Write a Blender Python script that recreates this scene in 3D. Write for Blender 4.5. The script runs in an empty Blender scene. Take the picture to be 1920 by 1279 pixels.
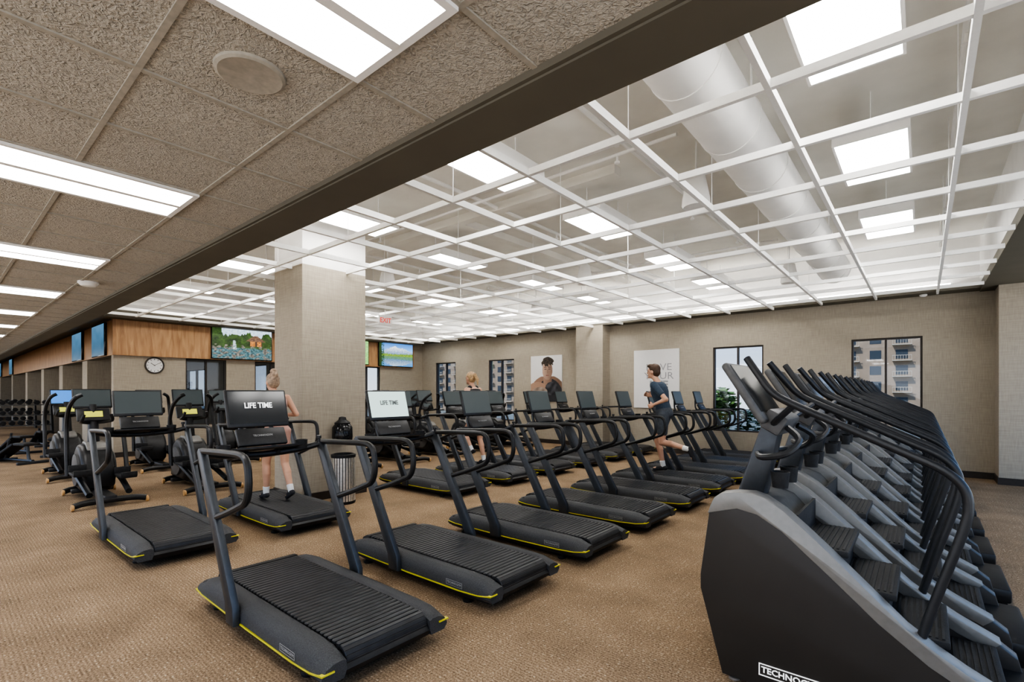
import bpy, bmesh, math, random
from mathutils import Vector, Matrix, noise
random.seed(3)
scene=bpy.context.scene
COL=scene.collection
R=math.radians

# ---------------------------------------------------------------- materials
def nmat(name):
    m=bpy.data.materials.new(name); m.use_nodes=True
    nt=m.node_tree; b=nt.nodes['Principled BSDF']
    return m,nt,b
def pmat(name,c,rough=.5,metal=0,var=.12,scale=30,bump=0,bscale=200,spec=.5):
    m,nt,b=nmat(name)
    tc=nt.nodes.new('ShaderNodeTexCoord')
    n=nt.nodes.new('ShaderNodeTexNoise'); n.inputs['Scale'].default_value=scale; n.inputs['Detail'].default_value=3
    nt.links.new(tc.outputs['Object'],n.inputs['Vector'])
    cr=nt.nodes.new('ShaderNodeValToRGB')
    a=[max(0,x*(1-var)) for x in c]; d=[min(1,x*(1+var)) for x in c]
    cr.color_ramp.elements[0].position=.3; cr.color_ramp.elements[1].position=.7
    cr.color_ramp.elements[0].color=(*a,1); cr.color_ramp.elements[1].color=(*d,1)
    nt.links.new(n.outputs['Fac'],cr.inputs['Fac']); nt.links.new(cr.outputs['Color'],b.inputs['Base Color'])
    b.inputs['Roughness'].default_value=rough; b.inputs['Metallic'].default_value=metal
    b.inputs['Specular IOR Level'].default_value=spec
    if bump:
        n2=nt.nodes.new('ShaderNodeTexNoise'); n2.inputs['Scale'].default_value=bscale
        nt.links.new(tc.outputs['Object'],n2.inputs['Vector'])
        bp=nt.nodes.new('ShaderNodeBump'); bp.inputs['Strength'].default_value=bump; bp.inputs['Distance'].default_value=.01
        nt.links.new(n2.outputs['Fac'],bp.inputs['Height']); nt.links.new(bp.outputs['Normal'],b.inputs['Normal'])
    return m
def emat(name,c,s):
    m,nt,b=nmat(name)
    b.inputs['Base Color'].default_value=(*[x*.5 for x in c],1)
    b.inputs['Emission Color'].default_value=(*c,1); b.inputs['Emission Strength'].default_value=s
    b.inputs['Roughness'].default_value=.4
    return m

def mat_carpet():
    m,nt,b=nmat('carpet'); N=nt.nodes; L=nt.links
    tc=N.new('ShaderNodeTexCoord')
    n1=N.new('ShaderNodeTexNoise'); n1.inputs['Scale'].default_value=90; n1.inputs['Detail'].default_value=6
    L.new(tc.outputs['Object'],n1.inputs['Vector'])
    cr=N.new('ShaderNodeValToRGB'); cr.color_ramp.elements[0].position=.33; cr.color_ramp.elements[1].position=.70
    cr.color_ramp.elements[0].color=(.175,.118,.072,1); cr.color_ramp.elements[1].color=(.46,.345,.235,1)
    L.new(n1.outputs['Fac'],cr.inputs['Fac'])
    mp=N.new('ShaderNodeMapping'); mp.inputs['Scale'].default_value=(20,32,1)
    L.new(tc.outputs['Object'],mp.inputs['Vector'])
    v=N.new('ShaderNodeTexVoronoi'); v.inputs['Scale'].default_value=1; v.inputs['Randomness'].default_value=.6; v.voronoi_dimensions='2D'
    L.new(mp.outputs['Vector'],v.inputs['Vector'])
    lt=N.new('ShaderNodeMath'); lt.operation='LESS_THAN'; lt.inputs[1].default_value=.15
    L.new(v.outputs['Distance'],lt.inputs[0])
    sp=N.new('ShaderNodeSeparateColor'); L.new(v.outputs['Color'],sp.inputs['Color'])
    g=N.new('ShaderNodeMath'); g.operation='GREATER_THAN'; g.inputs[1].default_value=.72; L.new(sp.outputs['Red'],g.inputs[0])
    mu=N.new('ShaderNodeMath'); mu.operation='MULTIPLY'; L.new(lt.outputs[0],mu.inputs[0]); L.new(g.outputs[0],mu.inputs[1])
    m2=N.new('ShaderNodeMath'); m2.operation='MULTIPLY'; m2.inputs[1].default_value=.40; L.new(mu.outputs[0],m2.inputs[0])
    mx=N.new('ShaderNodeMixRGB'); L.new(m2.outputs[0],mx.inputs['Fac']); L.new(cr.outputs['Color'],mx.inputs['Color1']); mx.inputs['Color2'].default_value=(.76,.64,.48,1)
    w=N.new('ShaderNodeTexWave'); w.inputs['Scale'].default_value=14; w.inputs['Distortion'].default_value=3; w.bands_direction='Y'; w.inputs['Detail Scale'].default_value=6
    L.new(tc.outputs['Object'],w.inputs['Vector'])
    mx2=N.new('ShaderNodeMixRGB'); mx2.blend_type='MULTIPLY'; mx2.inputs['Fac'].default_value=.24
    L.new(mx.outputs[0],mx2.inputs['Color1']); L.new(w.outputs['Color'],mx2.inputs['Color2'])
    n3=N.new('ShaderNodeTexNoise'); n3.inputs['Scale'].default_value=2.2; n3.inputs['Detail'].default_value=5
    L.new(tc.outputs['Object'],n3.inputs['Vector'])
    mr=N.new('ShaderNodeMapRange'); mr.inputs['From Min'].default_value=.3; mr.inputs['From Max'].default_value=.7; mr.inputs['To Min'].default_value=.85; mr.inputs['To Max'].default_value=1.15; L.new(n3.outputs['Fac'],mr.inputs['Value'])
    mx3=N.new('ShaderNodeMixRGB'); mx3.blend_type='MULTIPLY'; mx3.inputs['Fac'].default_value=1; L.new(mx2.outputs[0],mx3.inputs['Color1']); L.new(mr.outputs[0],mx3.inputs['Color2'])
    L.new(mx3.outputs[0],b.inputs['Base Color']); b.inputs['Roughness'].default_value=.95; b.inputs['Specular IOR Level'].default_value=.1
    bp=N.new('ShaderNodeBump'); bp.inputs['Strength'].default_value=.6; bp.inputs['Distance'].default_value=.006
    L.new(n1.outputs['Fac'],bp.inputs['Height']); L.new(bp.outputs['Normal'],b.inputs['Normal'])
    return m
def mat_tile():
    m,nt,b=nmat('acoustic_tile'); N=nt.nodes; L=nt.links
    tc=N.new('ShaderNodeTexCoord')
    n1=N.new('ShaderNodeTexNoise'); n1.inputs['Scale'].default_value=55; n1.inputs['Detail'].default_value=2; n1.inputs['Distortion'].default_value=1.3
    L.new(tc.outputs['Object'],n1.inputs['Vector'])
    cr=N.new('ShaderNodeValToRGB'); cr.color_ramp.elements[0].position=.33; cr.color_ramp.elements[1].position=.53
    cr.color_ramp.elements[0].color=(.39,.36,.31,1); cr.color_ramp.elements[1].color=(.56,.525,.465,1)
    L.new(n1.outputs['Fac'],cr.inputs['Fac']); L.new(cr.outputs['Color'],b.inputs['Base Color'])
    b.inputs['Roughness'].default_value=.95
    bp=N.new('ShaderNodeBump'); bp.inputs['Strength'].default_value=1; bp.inputs['Distance'].default_value=.013
    L.new(n1.outputs['Fac'],bp.inputs['Height']); L.new(bp.outputs['Normal'],b.inputs['Normal'])
    return m
def mat_wallpaper():
    m,nt,b=nmat('woven_wallcovering'); N=nt.nodes; L=nt.links
    tc=N.new('ShaderNodeTexCoord')
    mp=N.new('ShaderNodeMapping'); mp.inputs['Scale'].default_value=(4,4,90); L.new(tc.outputs['Object'],mp.inputs['Vector'])
    n1=N.new('ShaderNodeTexNoise'); n1.inputs['Scale'].default_value=1; n1.inputs['Detail'].default_value=4; L.new(mp.outputs[0],n1.inputs['Vector'])
    mp2=N.new('ShaderNodeMapping'); mp2.inputs['Scale'].default_value=(70,70,5); L.new(tc.outputs['Object'],mp2.inputs['Vector'])
    n2=N.new('ShaderNodeTexNoise'); n2.inputs['Scale'].default_value=1; n2.inputs['Detail'].default_value=3; L.new(mp2.outputs[0],n2.inputs['Vector'])
    ad=N.new('ShaderNodeMath'); ad.operation='ADD'; L.new(n1.outputs['Fac'],ad.inputs[0]); L.new(n2.outputs['Fac'],ad.inputs[1])
    mr=N.new('ShaderNodeMapRange'); mr.inputs['From Min'].default_value=.65; mr.inputs['From Max'].default_value=1.35; L.new(ad.outputs[0],mr.inputs['Value'])
    cr=N.new('ShaderNodeValToRGB'); cr.color_ramp.elements[0].color=(.335,.295,.235,1); cr.color_ramp.elements[1].color=(.45,.40,.325,1)
    L.new(mr.outputs[0],cr.inputs['Fac']); L.new(cr.outputs['Color'],b.inputs['Base Color']); b.inputs['Roughness'].default_value=.85
    return m
def mat_wood():
    m,nt,b=nmat('veneer'); N=nt.nodes; L=nt.links
    tc=N.new('ShaderNodeTexCoord')
    mp=N.new('ShaderNodeMapping'); mp.inputs['Scale'].default_value=(9,9,1.2); L.new(tc.outputs['Object'],mp.inputs['Vector'])
    n1=N.new('ShaderNodeTexNoise'); n1.inputs['Scale'].default_value=1.5; n1.inputs['Detail'].default_value=6; n1.inputs['Distortion'].default_value=.6; L.new(mp.outputs[0],n1.inputs['Vector'])
    cr=N.new('ShaderNodeValToRGB'); cr.color_ramp.elements[0].position=.3; cr.color_ramp.elements[1].position=.7
    cr.color_ramp.elements[0].color=(.34,.175,.08,1); cr.color_ramp.elements[1].color=(.54,.33,.165,1)
    L.new(n1.outputs['Fac'],cr.inputs['Fac']); L.new(cr.outputs['Color'],b.inputs['Base Color']); b.inputs['Roughness'].default_value=.4
    return m
def mat_attr(name,emis):
    m,nt,b=nmat(name); a=nt.nodes.new('ShaderNodeAttribute'); a.attribute_name='Col'
    if emis:
        nt.links.new(a.outputs['Color'],b.inputs['Emission Color']); b.inputs['Emission Strength'].default_value=emis
        b.inputs['Base Color'].default_value=(.01,.01,.01,1); b.inputs['Roughness'].default_value=.3
    else:
        nt.links.new(a.outputs['Color'],b.inputs['Base Color']); b.inputs['Roughness'].default_value=.5
    return m
def mat_glass():
    m,nt,b=nmat('glazing'); N=nt.nodes; L=nt.links
    t=N.new('ShaderNodeBsdfTransparent'); t.inputs['Color'].default_value=(.62,.65,.68,1); g=N.new('ShaderNodeBsdfGlossy'); g.inputs['Roughness'].default_value=.03
    mx=N.new('ShaderNodeMixShader'); mx.inputs['Fac'].default_value=.04
    L.new(t.outputs[0],mx.inputs[1]); L.new(g.outputs[0],mx.inputs[2]); L.new(mx.outputs[0],N['Material Output'].inputs['Surface'])
    return m

M={}
M['carpet']=mat_carpet(); M['tile']=mat_tile(); M['wall']=mat_wallpaper(); M['wood']=mat_wood(); M['glass']=mat_glass()
M['tbar']=pmat('tile_bar',(.43,.40,.345),.7)
M['taupe']=pmat('olive_paint',(.155,.142,.112),.7,var=.05,scale=3)
M['white']=pmat('white_paint',(.88,.87,.85),.7,var=.03,scale=4)
M['slab']=pmat('slab_paint',(.80,.78,.73),.9,var=.05,scale=2,spec=.1)
M['gridw']=pmat('grid_white',(.95,.95,.93),.5,var=.02)
M['base']=pmat('dark_base',(.05,.04,.033),.5)
M['lens']=emat('light_lens',(1,.975,.94),8)
M['lens2']=emat('light_lens_high',(1,.98,.95),9)
M['cove']=emat('cove_lamp',(1,.98,.95),14)
M['black']=pmat('black_plastic',(.017,.0175,.019),.40,var=.2)
M['blackg']=pmat('black_gloss',(.014,.015,.017),.15)
M['rubber']=pmat('rubber',(.018,.0185,.020),.6,var=.3,bump=.3)
M['slat']=pmat('slat_rubber',(.027,.028,.031),.40,var=.25,scale=12)
M['gap']=pmat('slat_gap',(.006,.006,.007),.8)
M['rail']=pmat('grey_grip',(.062,.064,.068),.55,var=.35,scale=150,bump=.8,bscale=260)
M['steel']=pmat('graphite_metal',(.072,.078,.087),.38,metal=.55,var=.06)
M['hrail']=pmat('slate_rail',(.026,.028,.032),.36,var=.08)
M['silver']=pmat('silver_paint',(.24,.235,.225),.42,metal=.3,var=.05)
M['panel']=pmat('brown_black_shell',(.036,.032,.028),.45,var=.08,scale=3)
M['grey']=pmat('mid_grey',(.11,.11,.11),.5)
M['yellow']=pmat('yellow_accent',(.66,.60,.04),.5,var=.04)
M['orange']=pmat('tan_caps',(.58,.35,.15),.5)
M['screen']=pmat('screen_glass',(.02,.024,.028),.12,var=.1,scale=2)
M['screenlit']=emat('screen_pale',(.44,.56,.53),.8)
M['screendim']=emat('screen_dim',(.040,.050,.052),.6)
M['screenblue']=emat('screen_blue',(.05,.18,.48),.9)
M['green']=emat('display_green',(.50,.50,.08),.6)
M['red']=emat('red_letters',(.60,.06,.04),.6)
M['textw']=emat('white_lettering',(.9,.9,.9),.6)
M['textg']=pmat('soft_lettering',(.40,.40,.40),.5)
M['textd']=pmat('grey_lettering',(.12,.13,.13),.5)
M['textl']=pmat('light_grey_lettering',(.33,.33,.34),.5)
M['paper']=pmat('poster_paper',(.72,.71,.70),.6,var=.02)
M['chrome']=pmat('chrome',(.72,.69,.65),.3,metal=.8)
M['skin']=pmat('skin',(.55,.32,.22),.5,var=.06,scale=8)
M['blond']=pmat('blond_hair',(.42,.28,.15),.5,var=.35,scale=40)
M['greyhair']=pmat('ash_blond_hair',(.33,.24,.17),.5,var=.4,scale=40)
M['brownhair']=pmat('brown_hair',(.08,.045,.027),.5,var=.3,scale=40)
M['navy']=pmat('navy_cloth',(.040,.062,.092),.8,var=.15,bump=.2,bscale=40)
M['greycloth']=pmat('slate_cloth',(.075,.085,.10),.8,var=.15,bump=.2,bscale=40)
M['dkcloth']=pmat('dark_cloth',(.03,.03,.034),.8,var=.15)
M['pink']=pmat('pink_cloth',(.46,.28,.235),.8,var=.1)
M['whcloth']=pmat('white_cloth',(.75,.75,.74),.8,var=.05)
M['dark']=pmat('dark_feature',(.03,.02,.018),.5)
M['lip']=pmat('lip',(.42,.16,.13),.5)
M['facade']=pmat('stucco',(.34,.25,.175),.9,var=.08,scale=.5)
M['facadew']=pmat('cream_stucco',(.48,.41,.32),.9,var=.05,scale=.5)
M['fwin']=pmat('facade_glass',(.05,.06,.07),.3)
M['leaf']=pmat('leaf',(.09,.16,.03),.7,var=.5,scale=6)
M['leafy']=pmat('leaf_yellow',(.5,.34,.04),.7,var=.4,scale=10)
M['bark']=pmat('bark',(.16,.12,.08),.9,var=.3)
M['asphalt']=pmat('ground',(.2,.2,.17),.9,var=.2,scale=.2)
M['tv']=mat_attr('tv_image',1.0); M['print']=mat_attr('poster_print',0)

# ---------------------------------------------------------------- mesh builder
class MB:
    def __init__(s): s.bm=bmesh.new()
    def box(s,x0,x1,y0,y1,z0,z1,bev=0,mi=0,mtx=None,seg=2):
        bm=s.bm; r=bmesh.ops.create_cube(bm,size=1)
        vs=r['verts']
        S=Matrix.Translation(((x0+x1)/2,(y0+y1)/2,(z0+z1)/2))@Matrix.Diagonal((x1-x0,y1-y0,z1-z0,1))
        if mtx is not None: S=mtx@S
        bmesh.ops.transform(bm,matrix=S,verts=vs)
        fs=list({f for v in vs for f in v.link_faces})
        for f in fs: f.material_index=mi
        if bev>0:
            es=list({e for v in vs for e in v.link_edges})
            rr=bmesh.ops.bevel(bm,geom=es,offset=bev,segments=seg,affect='EDGES',profile=.5)
            for f in rr['faces']: f.material_index=mi
        return s
    def prism(s,pts,a0,a1,axis='y',bev=0,mi=0,seg=2):
        bm=s.bm
        def P(p,a):
            if axis=='y': return (p[0],a,p[1])
            if axis=='x': return (a,p[0],p[1])
            return (p[0],p[1],a)
        v0=[bm.verts.new(P(p,a0)) for p in pts]; v1=[bm.verts.new(P(p,a1)) for p in pts]
        n=len(pts); fs=[bm.faces.new(v0),bm.faces.new(v1[::-1])]
        for i in range(n): fs.append(bm.faces.new((v0[i],v1[i],v1[(i+1)%n],v0[(i+1)%n])))
        bmesh.ops.recalc_face_normals(bm,faces=fs)
        for f in fs: f.material_index=mi
        if bev>0:
            es=list({e for f in fs[:2] for e in f.edges})
            rr=bmesh.ops.bevel(bm,geom=es,offset=bev,segments=seg,affect='EDGES',profile=.5)
            for f in rr['faces']: f.material_index=mi
        return s
    def rings(s,rings,mi=0,cap=True,closed=False):
        bm=s.bm; vr=[[bm.verts.new(p) for p in r] for r in rings]; n=len(vr[0]); fs=[]
        m=len(vr)
        for i in range(m if closed else m-1):
            a=vr[i]; b=vr[(i+1)%m]
            for j in range(n):
                fs.append(bm.faces.new((a[j],a[(j+1)%n],b[(j+1)%n],b[j])))
        if cap and not closed:
            fs.append(bm.faces.new(vr[0][::-1])); fs.append(bm.faces.new(vr[-1]))
        bmesh.ops.recalc_face_normals(bm,faces=fs)
        for f in fs: f.material_index=mi
        return s
    def tube(s,pts,r,n=8,sub=4,mi=0,closed=False,flat=1.0):
        P=[Vector(p) for p in pts]
        if sub>1 and len(P)>2:
            Q=[]; m=len(P)
            for i in range(m if closed else m-1):
                if closed: p0,p1,p2,p3=P[(i-1)%m],P[i],P[(i+1)%m],P[(i+2)%m]
                else: p0=P[max(i-1,0)];p1=P[i];p2=P[i+1];p3=P[min(i+2,m-1)]
                for k in range(sub):
                    t=k/sub
                    Q.append(.5*((2*p1)+(-p0+p2)*t+(2*p0-5*p1+4*p2-p3)*t*t+(-p0+3*p1-3*p2+p3)*t**3))
            if not closed: Q.append(P[-1])
            P=Q
        m=len(P); rs=r if isinstance(r,(list,tuple)) else None
        up=None; rg=[]
        for i in range(m):
            if closed: t=(P[(i+1)%m]-P[(i-1)%m])
            else: t=P[min(i+1,m-1)]-P[max(i-1,0)]
            t.normalize()
            if up is None:
                up=Vector((0,1,0)) if abs(t.y)<.9 else Vector((0,0,1))
            a=(up-t*up.dot(t)).normalized(); b=t.cross(a); up=a
            rad=r if rs is None else rs[0]+(rs[1]-rs[0])*i/(m-1)
            rg.append([P[i]+a*math.cos(2*math.pi*k/n)*rad*flat+b*math.sin(2*math.pi*k/n)*rad for k in range(n)])
        return s.rings(rg,mi=mi,closed=closed)
    def cyl(s,c,r,h,axis='z',n=20,mi=0,r2=None):
        r2=r if r2 is None else r2
        return s.lathe([(r,0),(r2,h)],c,axis,n,mi)
    def lathe(s,prof,c=(0,0,0),axis='z',n=20,mi=0):
        rg=[]
        for (rr,hh) in prof:
            ring=[]
            for k in range(n):
                a=2*math.pi*k/n; u=math.cos(a)*rr; v=math.sin(a)*rr
                if axis=='z': ring.append((c[0]+u,c[1]+v,c[2]+hh))
                elif axis=='y': ring.append((c[0]+u,c[1]+hh,c[2]+v))
                else: ring.append((c[0]+hh,c[1]+u,c[2]+v))
            rg.append(ring)
        return s.rings(rg,mi=mi)
    def ell(s,c,rad,mi=0,rot=None,sub=3):
        r=bmesh.ops.create_icosphere(s.bm,subdivisions=sub,radius=1)
        m=Matrix.Translation(c)@(rot if rot is not None else Matrix.Identity(4))@Matrix.Diagonal((*rad,1))
        bmesh.ops.transform(s.bm,matrix=m,verts=r['verts'])
        for v in r['verts']:
            for f in v.link_faces: f.material_index=mi
        return s
    def cap(s,p0,r0,p1,r1,n=14,mi=0):
        p0=Vector(p0);p1=Vector(p1);t=(p1-p0)
        t=t.normalized() if t.length>1e-6 else Vector((0,0,1))
        a=t.orthogonal().normalized(); b=t.cross(a); st=[]
        for g in (-80,-50,-20): st.append((p0+t*r0*math.sin(R(g)),r0*math.cos(R(g))))
        for g in (20,50,80): st.append((p1+t*r1*math.sin(R(g)),r1*math.cos(R(g))))
        return s.rings([[p+a*math.cos(2*math.pi*k/n)*rr+b*math.sin(2*math.pi*k/n)*rr for k in range(n)] for p,rr in st],mi=mi)
    def mesh(s,name,mats,smooth=True,ang=35):
        me=bpy.data.meshes.new(name); s.bm.normal_update(); s.bm.to_mesh(me); s.bm.free()
        for m in (mats if isinstance(mats,(list,tuple)) else [mats]): me.materials.append(M[m] if isinstance(m,str) else m)
        if smooth:
            me.shade_smooth(); me.set_sharp_from_angle(angle=R(ang))
        return me

def put(o,**k):
    for a,b in k.items():
        if b is not None: o[a]=b
    return o
def obj(name,me,parent=None,loc=(0,0,0),rot=None,**k):
    o=bpy.data.objects.new(name,me); COL.objects.link(o); o.location=loc
    if rot: o.rotation_euler=rot
    if parent: o.parent=parent
    return put(o,**k)
def top(name,loc,label,category,group=None,rot=None):
    o=bpy.data.objects.new(name,None); COL.objects.link(o); o.location=loc; o.empty_display_size=.1
    if rot: o.rotation_euler=rot
    return put(o,label=label,category=category,group=group)
def dup(root,loc,rotz=None,label=None):
    def cp(o,par):
        c=o.copy(); COL.objects.link(c); c.parent=par
        for ch in o.children: cp(ch,c)
        return c
    c=cp(root,None); c.location=loc
    if rotz is not None: c.rotation_euler=(0,0,rotz)
    if label: c['label']=label
    return c
def struct(name,mb,mats,**k):
    return obj(name,mb.mesh(name,mats,smooth=False),kind='structure',**k)

FX=Matrix(((0,0,1,0),(1,0,0,0),(0,1,0,0),(0,0,0,1)))
FY=Matrix(((1,0,0,0),(0,0,-1,0),(0,1,0,0),(0,0,0,1)))
def text_mesh(s,size,mat,face=FX,bold=0,sx=1.0,ext=.0008,at=(0,0,0),tilt=None):
    cu=bpy.data.curves.new('t','FONT'); cu.body=s; cu.size=size; cu.extrude=ext; cu.offset=bold; cu.resolution_u=2
    cu.align_x='CENTER'; cu.align_y='CENTER'
    o=bpy.data.objects.new('t',cu); COL.objects.link(o)
    dg=bpy.context.evaluated_depsgraph_get(); dg.update()
    me=bpy.data.meshes.new_from_object(o.evaluated_get(dg))
    bpy.data.objects.remove(o)
    T=Matrix.Translation(at)@(tilt if tilt is not None else Matrix.Identity(4))@face@Matrix.Diagonal((sx,1,1,1))
    me.transform(T); me.materials.clear(); me.materials.append(M[mat]); return me
def picture(name,w,h,fn,mat,face=FX,nx=110,ny=62):
    bm=bmesh.new(); vs=[[bm.verts.new(face@Vector(((i/nx-.5)*w,(j/ny-.5)*h,0))) for i in range(nx+1)] for j in range(ny+1)]
    for j in range(ny):
        for i in range(nx): bm.faces.new((vs[j][i],vs[j][i+1],vs[j+1][i+1],vs[j+1][i]))
    me=bpy.data.meshes.new(name); bm.to_mesh(me); bm.free()
    ca=me.color_attributes.new('Col','FLOAT_COLOR','POINT'); k=0
    for j in range(ny+1):
        for i in range(nx+1):
            c=fn(i/nx,j/ny); ca.data[k].color=(*c,1); k+=1
    me.materials.append(M[mat]); return me

# ---------------------------------------------------------------- room
YW=12.5; XL=-15.1
struct('floor',MB().box(-52,3,-4,YW+.1,-.12,0),'carpet')
struct('ceiling',MB().box(-52,3,-4,1.58,2.9,3.0),'tile')
mb=MB()
for k in range(-4,60):
    x=-1.80-.61*k
    if x<3: mb.box(x-.012,x+.012,-4,1.58,2.893,2.9)
for k in range(-6,3):
    y=-.07+.61*k
    mb.box(-40,3,y-.012,y+.012,2.892,2.9)
struct('trim_1',mb,'tbar')
struct('trim_2',MB().box(-52,3,1.58,1.85,2.86,3.5).box(-52,3,1.56,1.60,2.87,2.93),'taupe')
struct('wall_beam_liner',MB().box(XL,3,1.84,1.87,3.3,4.5),'white')
struct('ceiling_slab',MB().box(XL-.2,3,1.6,YW+.2,4.5,4.6),'slab')
struct('ceiling_soffit_right',MB().box(.8,3,1.87,YW,3.45,3.6),'taupe')
struct('wall_well_right',MB().box(.8,.83,1.87,YW,3.6,4.5),'white')
struct('ceiling_soffit_far',MB().box(XL,.8,12.1,YW,3.47,3.58),'taupe')
struct('ceiling_soffit_left',MB().box(XL-.02,-14.7,1.87,12.1,3.38,3.58),'taupe')
struct('ceiling_left_zone',MB().box(-52,XL-.02,1.85,2.9,3.42,3.52),'taupe')
struct('ceiling_rear_zone',MB().box(-52,XL-.2,2.95,7.2,2.9,3.0),'tile')
def holes_wall(name,axis,pos,thick,a0,a1,z0,z1,hs,mat,split=None):
    mb=MB()
    def bx(u0,u1,w0,w1):
        if u1-u0<1e-4: return
        if axis=='x': mb.box(u0,u1,pos,pos+thick,w0,w1)
        else: mb.box(pos,pos+thick,u0,u1,w0,w1)
    c=a0
    for (h0,h1,hz0,hz1) in sorted(hs):
        bx(c,h0,z0,z1); bx(h0,h1,z0,hz0); bx(h0,h1,hz1,z1); c=h1
    bx(c,a1,z0,z1)
    return struct(name,mb,mat)
WN=[(-14.3,-13.2),(-11.55,-10.4),(-3.99,-2.85),(-1.16,-.01)]
holes_wall('wall_north','x',YW,.2,XL-.2,3,0,3.5,[(a,b,.64,2.7) for a,b in WN],'wall')
struct('wall_north_upper',MB().box(XL,.8,YW,YW+.2,3.5,4.5),'white')
WW=[(4.43,5.43),(6.2,7.2),(9.5,10.55)]
holes_wall('wall_west','y',XL-.2,.2,2.9,YW,0,3.5,[(a,b,.7,2.5) for a,b in WW],'wall')
struct('wall_west_upper',MB().box(XL-.2,XL,1.87,YW,3.5,4.5),'white')
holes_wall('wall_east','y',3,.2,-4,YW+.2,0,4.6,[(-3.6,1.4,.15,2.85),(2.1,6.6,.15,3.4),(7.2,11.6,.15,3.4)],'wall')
holes_wall('wall_south','x',-4.2,.2,-52,3.2,0,3.1,[(-50+4.8*k,-50+4.8*k+4.3,.15,2.86) for k in range(11)],'wall')  # openings added behind the camera, unseen, to let sky fill flood the room
struct('wall_far_west',MB().box(-52.2,-52,-4,7.2,0,3.6),'wall')
WB=[(-18.6,-16.2),(-24,-21.5),(-32,-29)]
holes_wall('wall_rear_zone','x',7.0,.2,-52,XL-.2,0,3.0,[(a,b,.9,2.5) for a,b in WB],'wall')
struct('wall_pilaster_right',MB().box(1.0,3,11.9,YW,0,3.45),'wall')
struct('wall_pilaster_mid',MB().box(-7.73,-6.85,12.1,YW,0,3.47),'wall')
mb=MB().box(XL,-7.74,YW-.015,YW,0,.12).box(-7.75,-6.83,12.085,12.1,0,.12).box(-6.85,1.0,YW-.015,YW,0,.12).box(.985,1.0,11.88,YW-.015,0,.12).box(.985,3,11.885,11.9,0,.12)
struct('baseboard_north',mb,'base')
struct('baseboard_west',MB().box(XL,XL+.015,2.9,YW-.02,0,.12),'base')
struct('wall_column',MB().box(-7.71,-6.84,3.46,4.5,0,3.45),'wall')
struct('wall_column_upper',MB().box(-7.71,-6.84,3.46,4.5,3.45,4.5),'white')
struct('baseboard_column',MB().box(-7.725,-6.825,3.445,4.515,0,.12),'base')
struct('wall_bulkhead_side',MB().box(-52,XL-.2,2.9,3.1,2.5,3.42),'taupe')
struct('trim_3',MB().box(-52,XL+.03,2.87,2.9,2.5,3.35),'wood')
struct('trim_4',MB().box(XL,XL+.1,2.87,12.0,2.5,3.37),'wood')
for i,x in enumerate((-18.8,-22.8,-27,-32,-38,-45)):
    struct('wall_post_%d'%i,MB().box(x-.35,x+.35,2.95,3.5,0,2.9),'wall')
wn=0
def window(axis,a0,a1,z0,z1,pos,mull=True,out=1):
    global wn; wn+=1
    mb=MB(); t=.036
    def bx(u0,u1,w0,w1,d0,d1,mi=0):
        if axis=='x': mb.box(u0,u1,pos+min(d0,d1)*1,pos+max(d0,d1),w0,w1,mi=mi)
        else: mb.box(pos+min(-d0,-d1),pos+max(-d0,-d1),u0,u1,w0,w1,mi=mi)
    bx(a0,a0+t,z0,z1,.03,.12); bx(a1-t,a1,z0,z1,.03,.12); bx(a0+t,a1-t,z0,z0+t,.03,.12); bx(a0+t,a1-t,z1-t,z1,.03,.12)
    if mull: bx((a0+a1)/2-t/2,(a0+a1)/2+t/2,z0+t,z1-t,.03,.12)
    bx(a0+t,a1-t,z0+t,z1-t,.085,.09,1)
    struct('window_%d'%wn,mb,['base','glass'])
for a,b in WN: window('x',a,b,.64,2.7,YW)
for a,b in WW: window('y',a,b,.7,2.5,XL)
for a,b in WB: window('x',a,b,.9,2.5,7.0)

# ---------------------------------------------------------------- suspended white grid
G=top('suspended_grid',(0,0,3.45),'white open metal grid hung on thin wires over the workout area','ceiling grid')
gx=[.2035-.92*k for k in range(0,17)]; gy=[2.344+.914*k for k in range(0,11)]
ym=MB().box(-.017,.017,1.88,12.09,-.031,.031).mesh('grid_bar_long','gridw',False)
xm=MB().box(-14.69,.79,-.017,.017,-.028,.028).mesh('grid_bar_cross','gridw',False)
for x in gx: obj('grid_bar',ym,G,(x,0,0))
for y in gy: obj('grid_bar',xm,G,(0,y,-.001))
wm=MB().cyl((0,0,0),.0035,1.02,n=5).mesh('hanging_wire','gridw')
for i in range(0,17,2):
    for j in range(1,11,2): obj('hanging_wire',wm,G,(gx[i]+.001,gy[j],.03))

# ---------------------------------------------------------------- luminaires
def troffer(name,loc,label,group):
    E=top(name,loc,label,'ceiling light',group)
    mb=MB(); a,b=.3,.605
    for sx in (-1,1): mb.box(min(sx*a,sx*(a-.03)),max(sx*a,sx*(a-.03)),-b,b,-.022,0)
    for sy in (-1,1): mb.box(-a+.03,a-.03,min(sy*b,sy*(b-.03)),max(sy*b,sy*(b-.03)),-.022,0)
    mb.box(-.022,.022,-b+.03,b-.03,-.026,0)
    mb.box(-.27,.27,-b+.03,b-.03,-.004,0)
    obj('housing',mb.mesh('troffer_housing','white',False),E)
    lm=MB().box(-.27,-.022,-b+.03,b-.03,-.014,-.005).mesh('lens','lens',False)
    obj('lens',lm,E); obj('lens',lm,E,(.292,0,0))
    return E
t0=troffer('recessed_light',(-1.495,.54,2.9),'white recessed ceiling light with two glowing lens strips','recessed lights in the tiled ceiling')
for k in range(1,14): dup(t0,(-1.495-2.44*k,.54,2.9))
for k in range(0,8): dup(t0,(-1.495-2.44*k,-2.51,2.9))  # unseen row behind the camera, added to light the near floor
dup(t0,(.945,.54,2.9)); dup(t0,(.945,-2.51,2.9))
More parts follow.
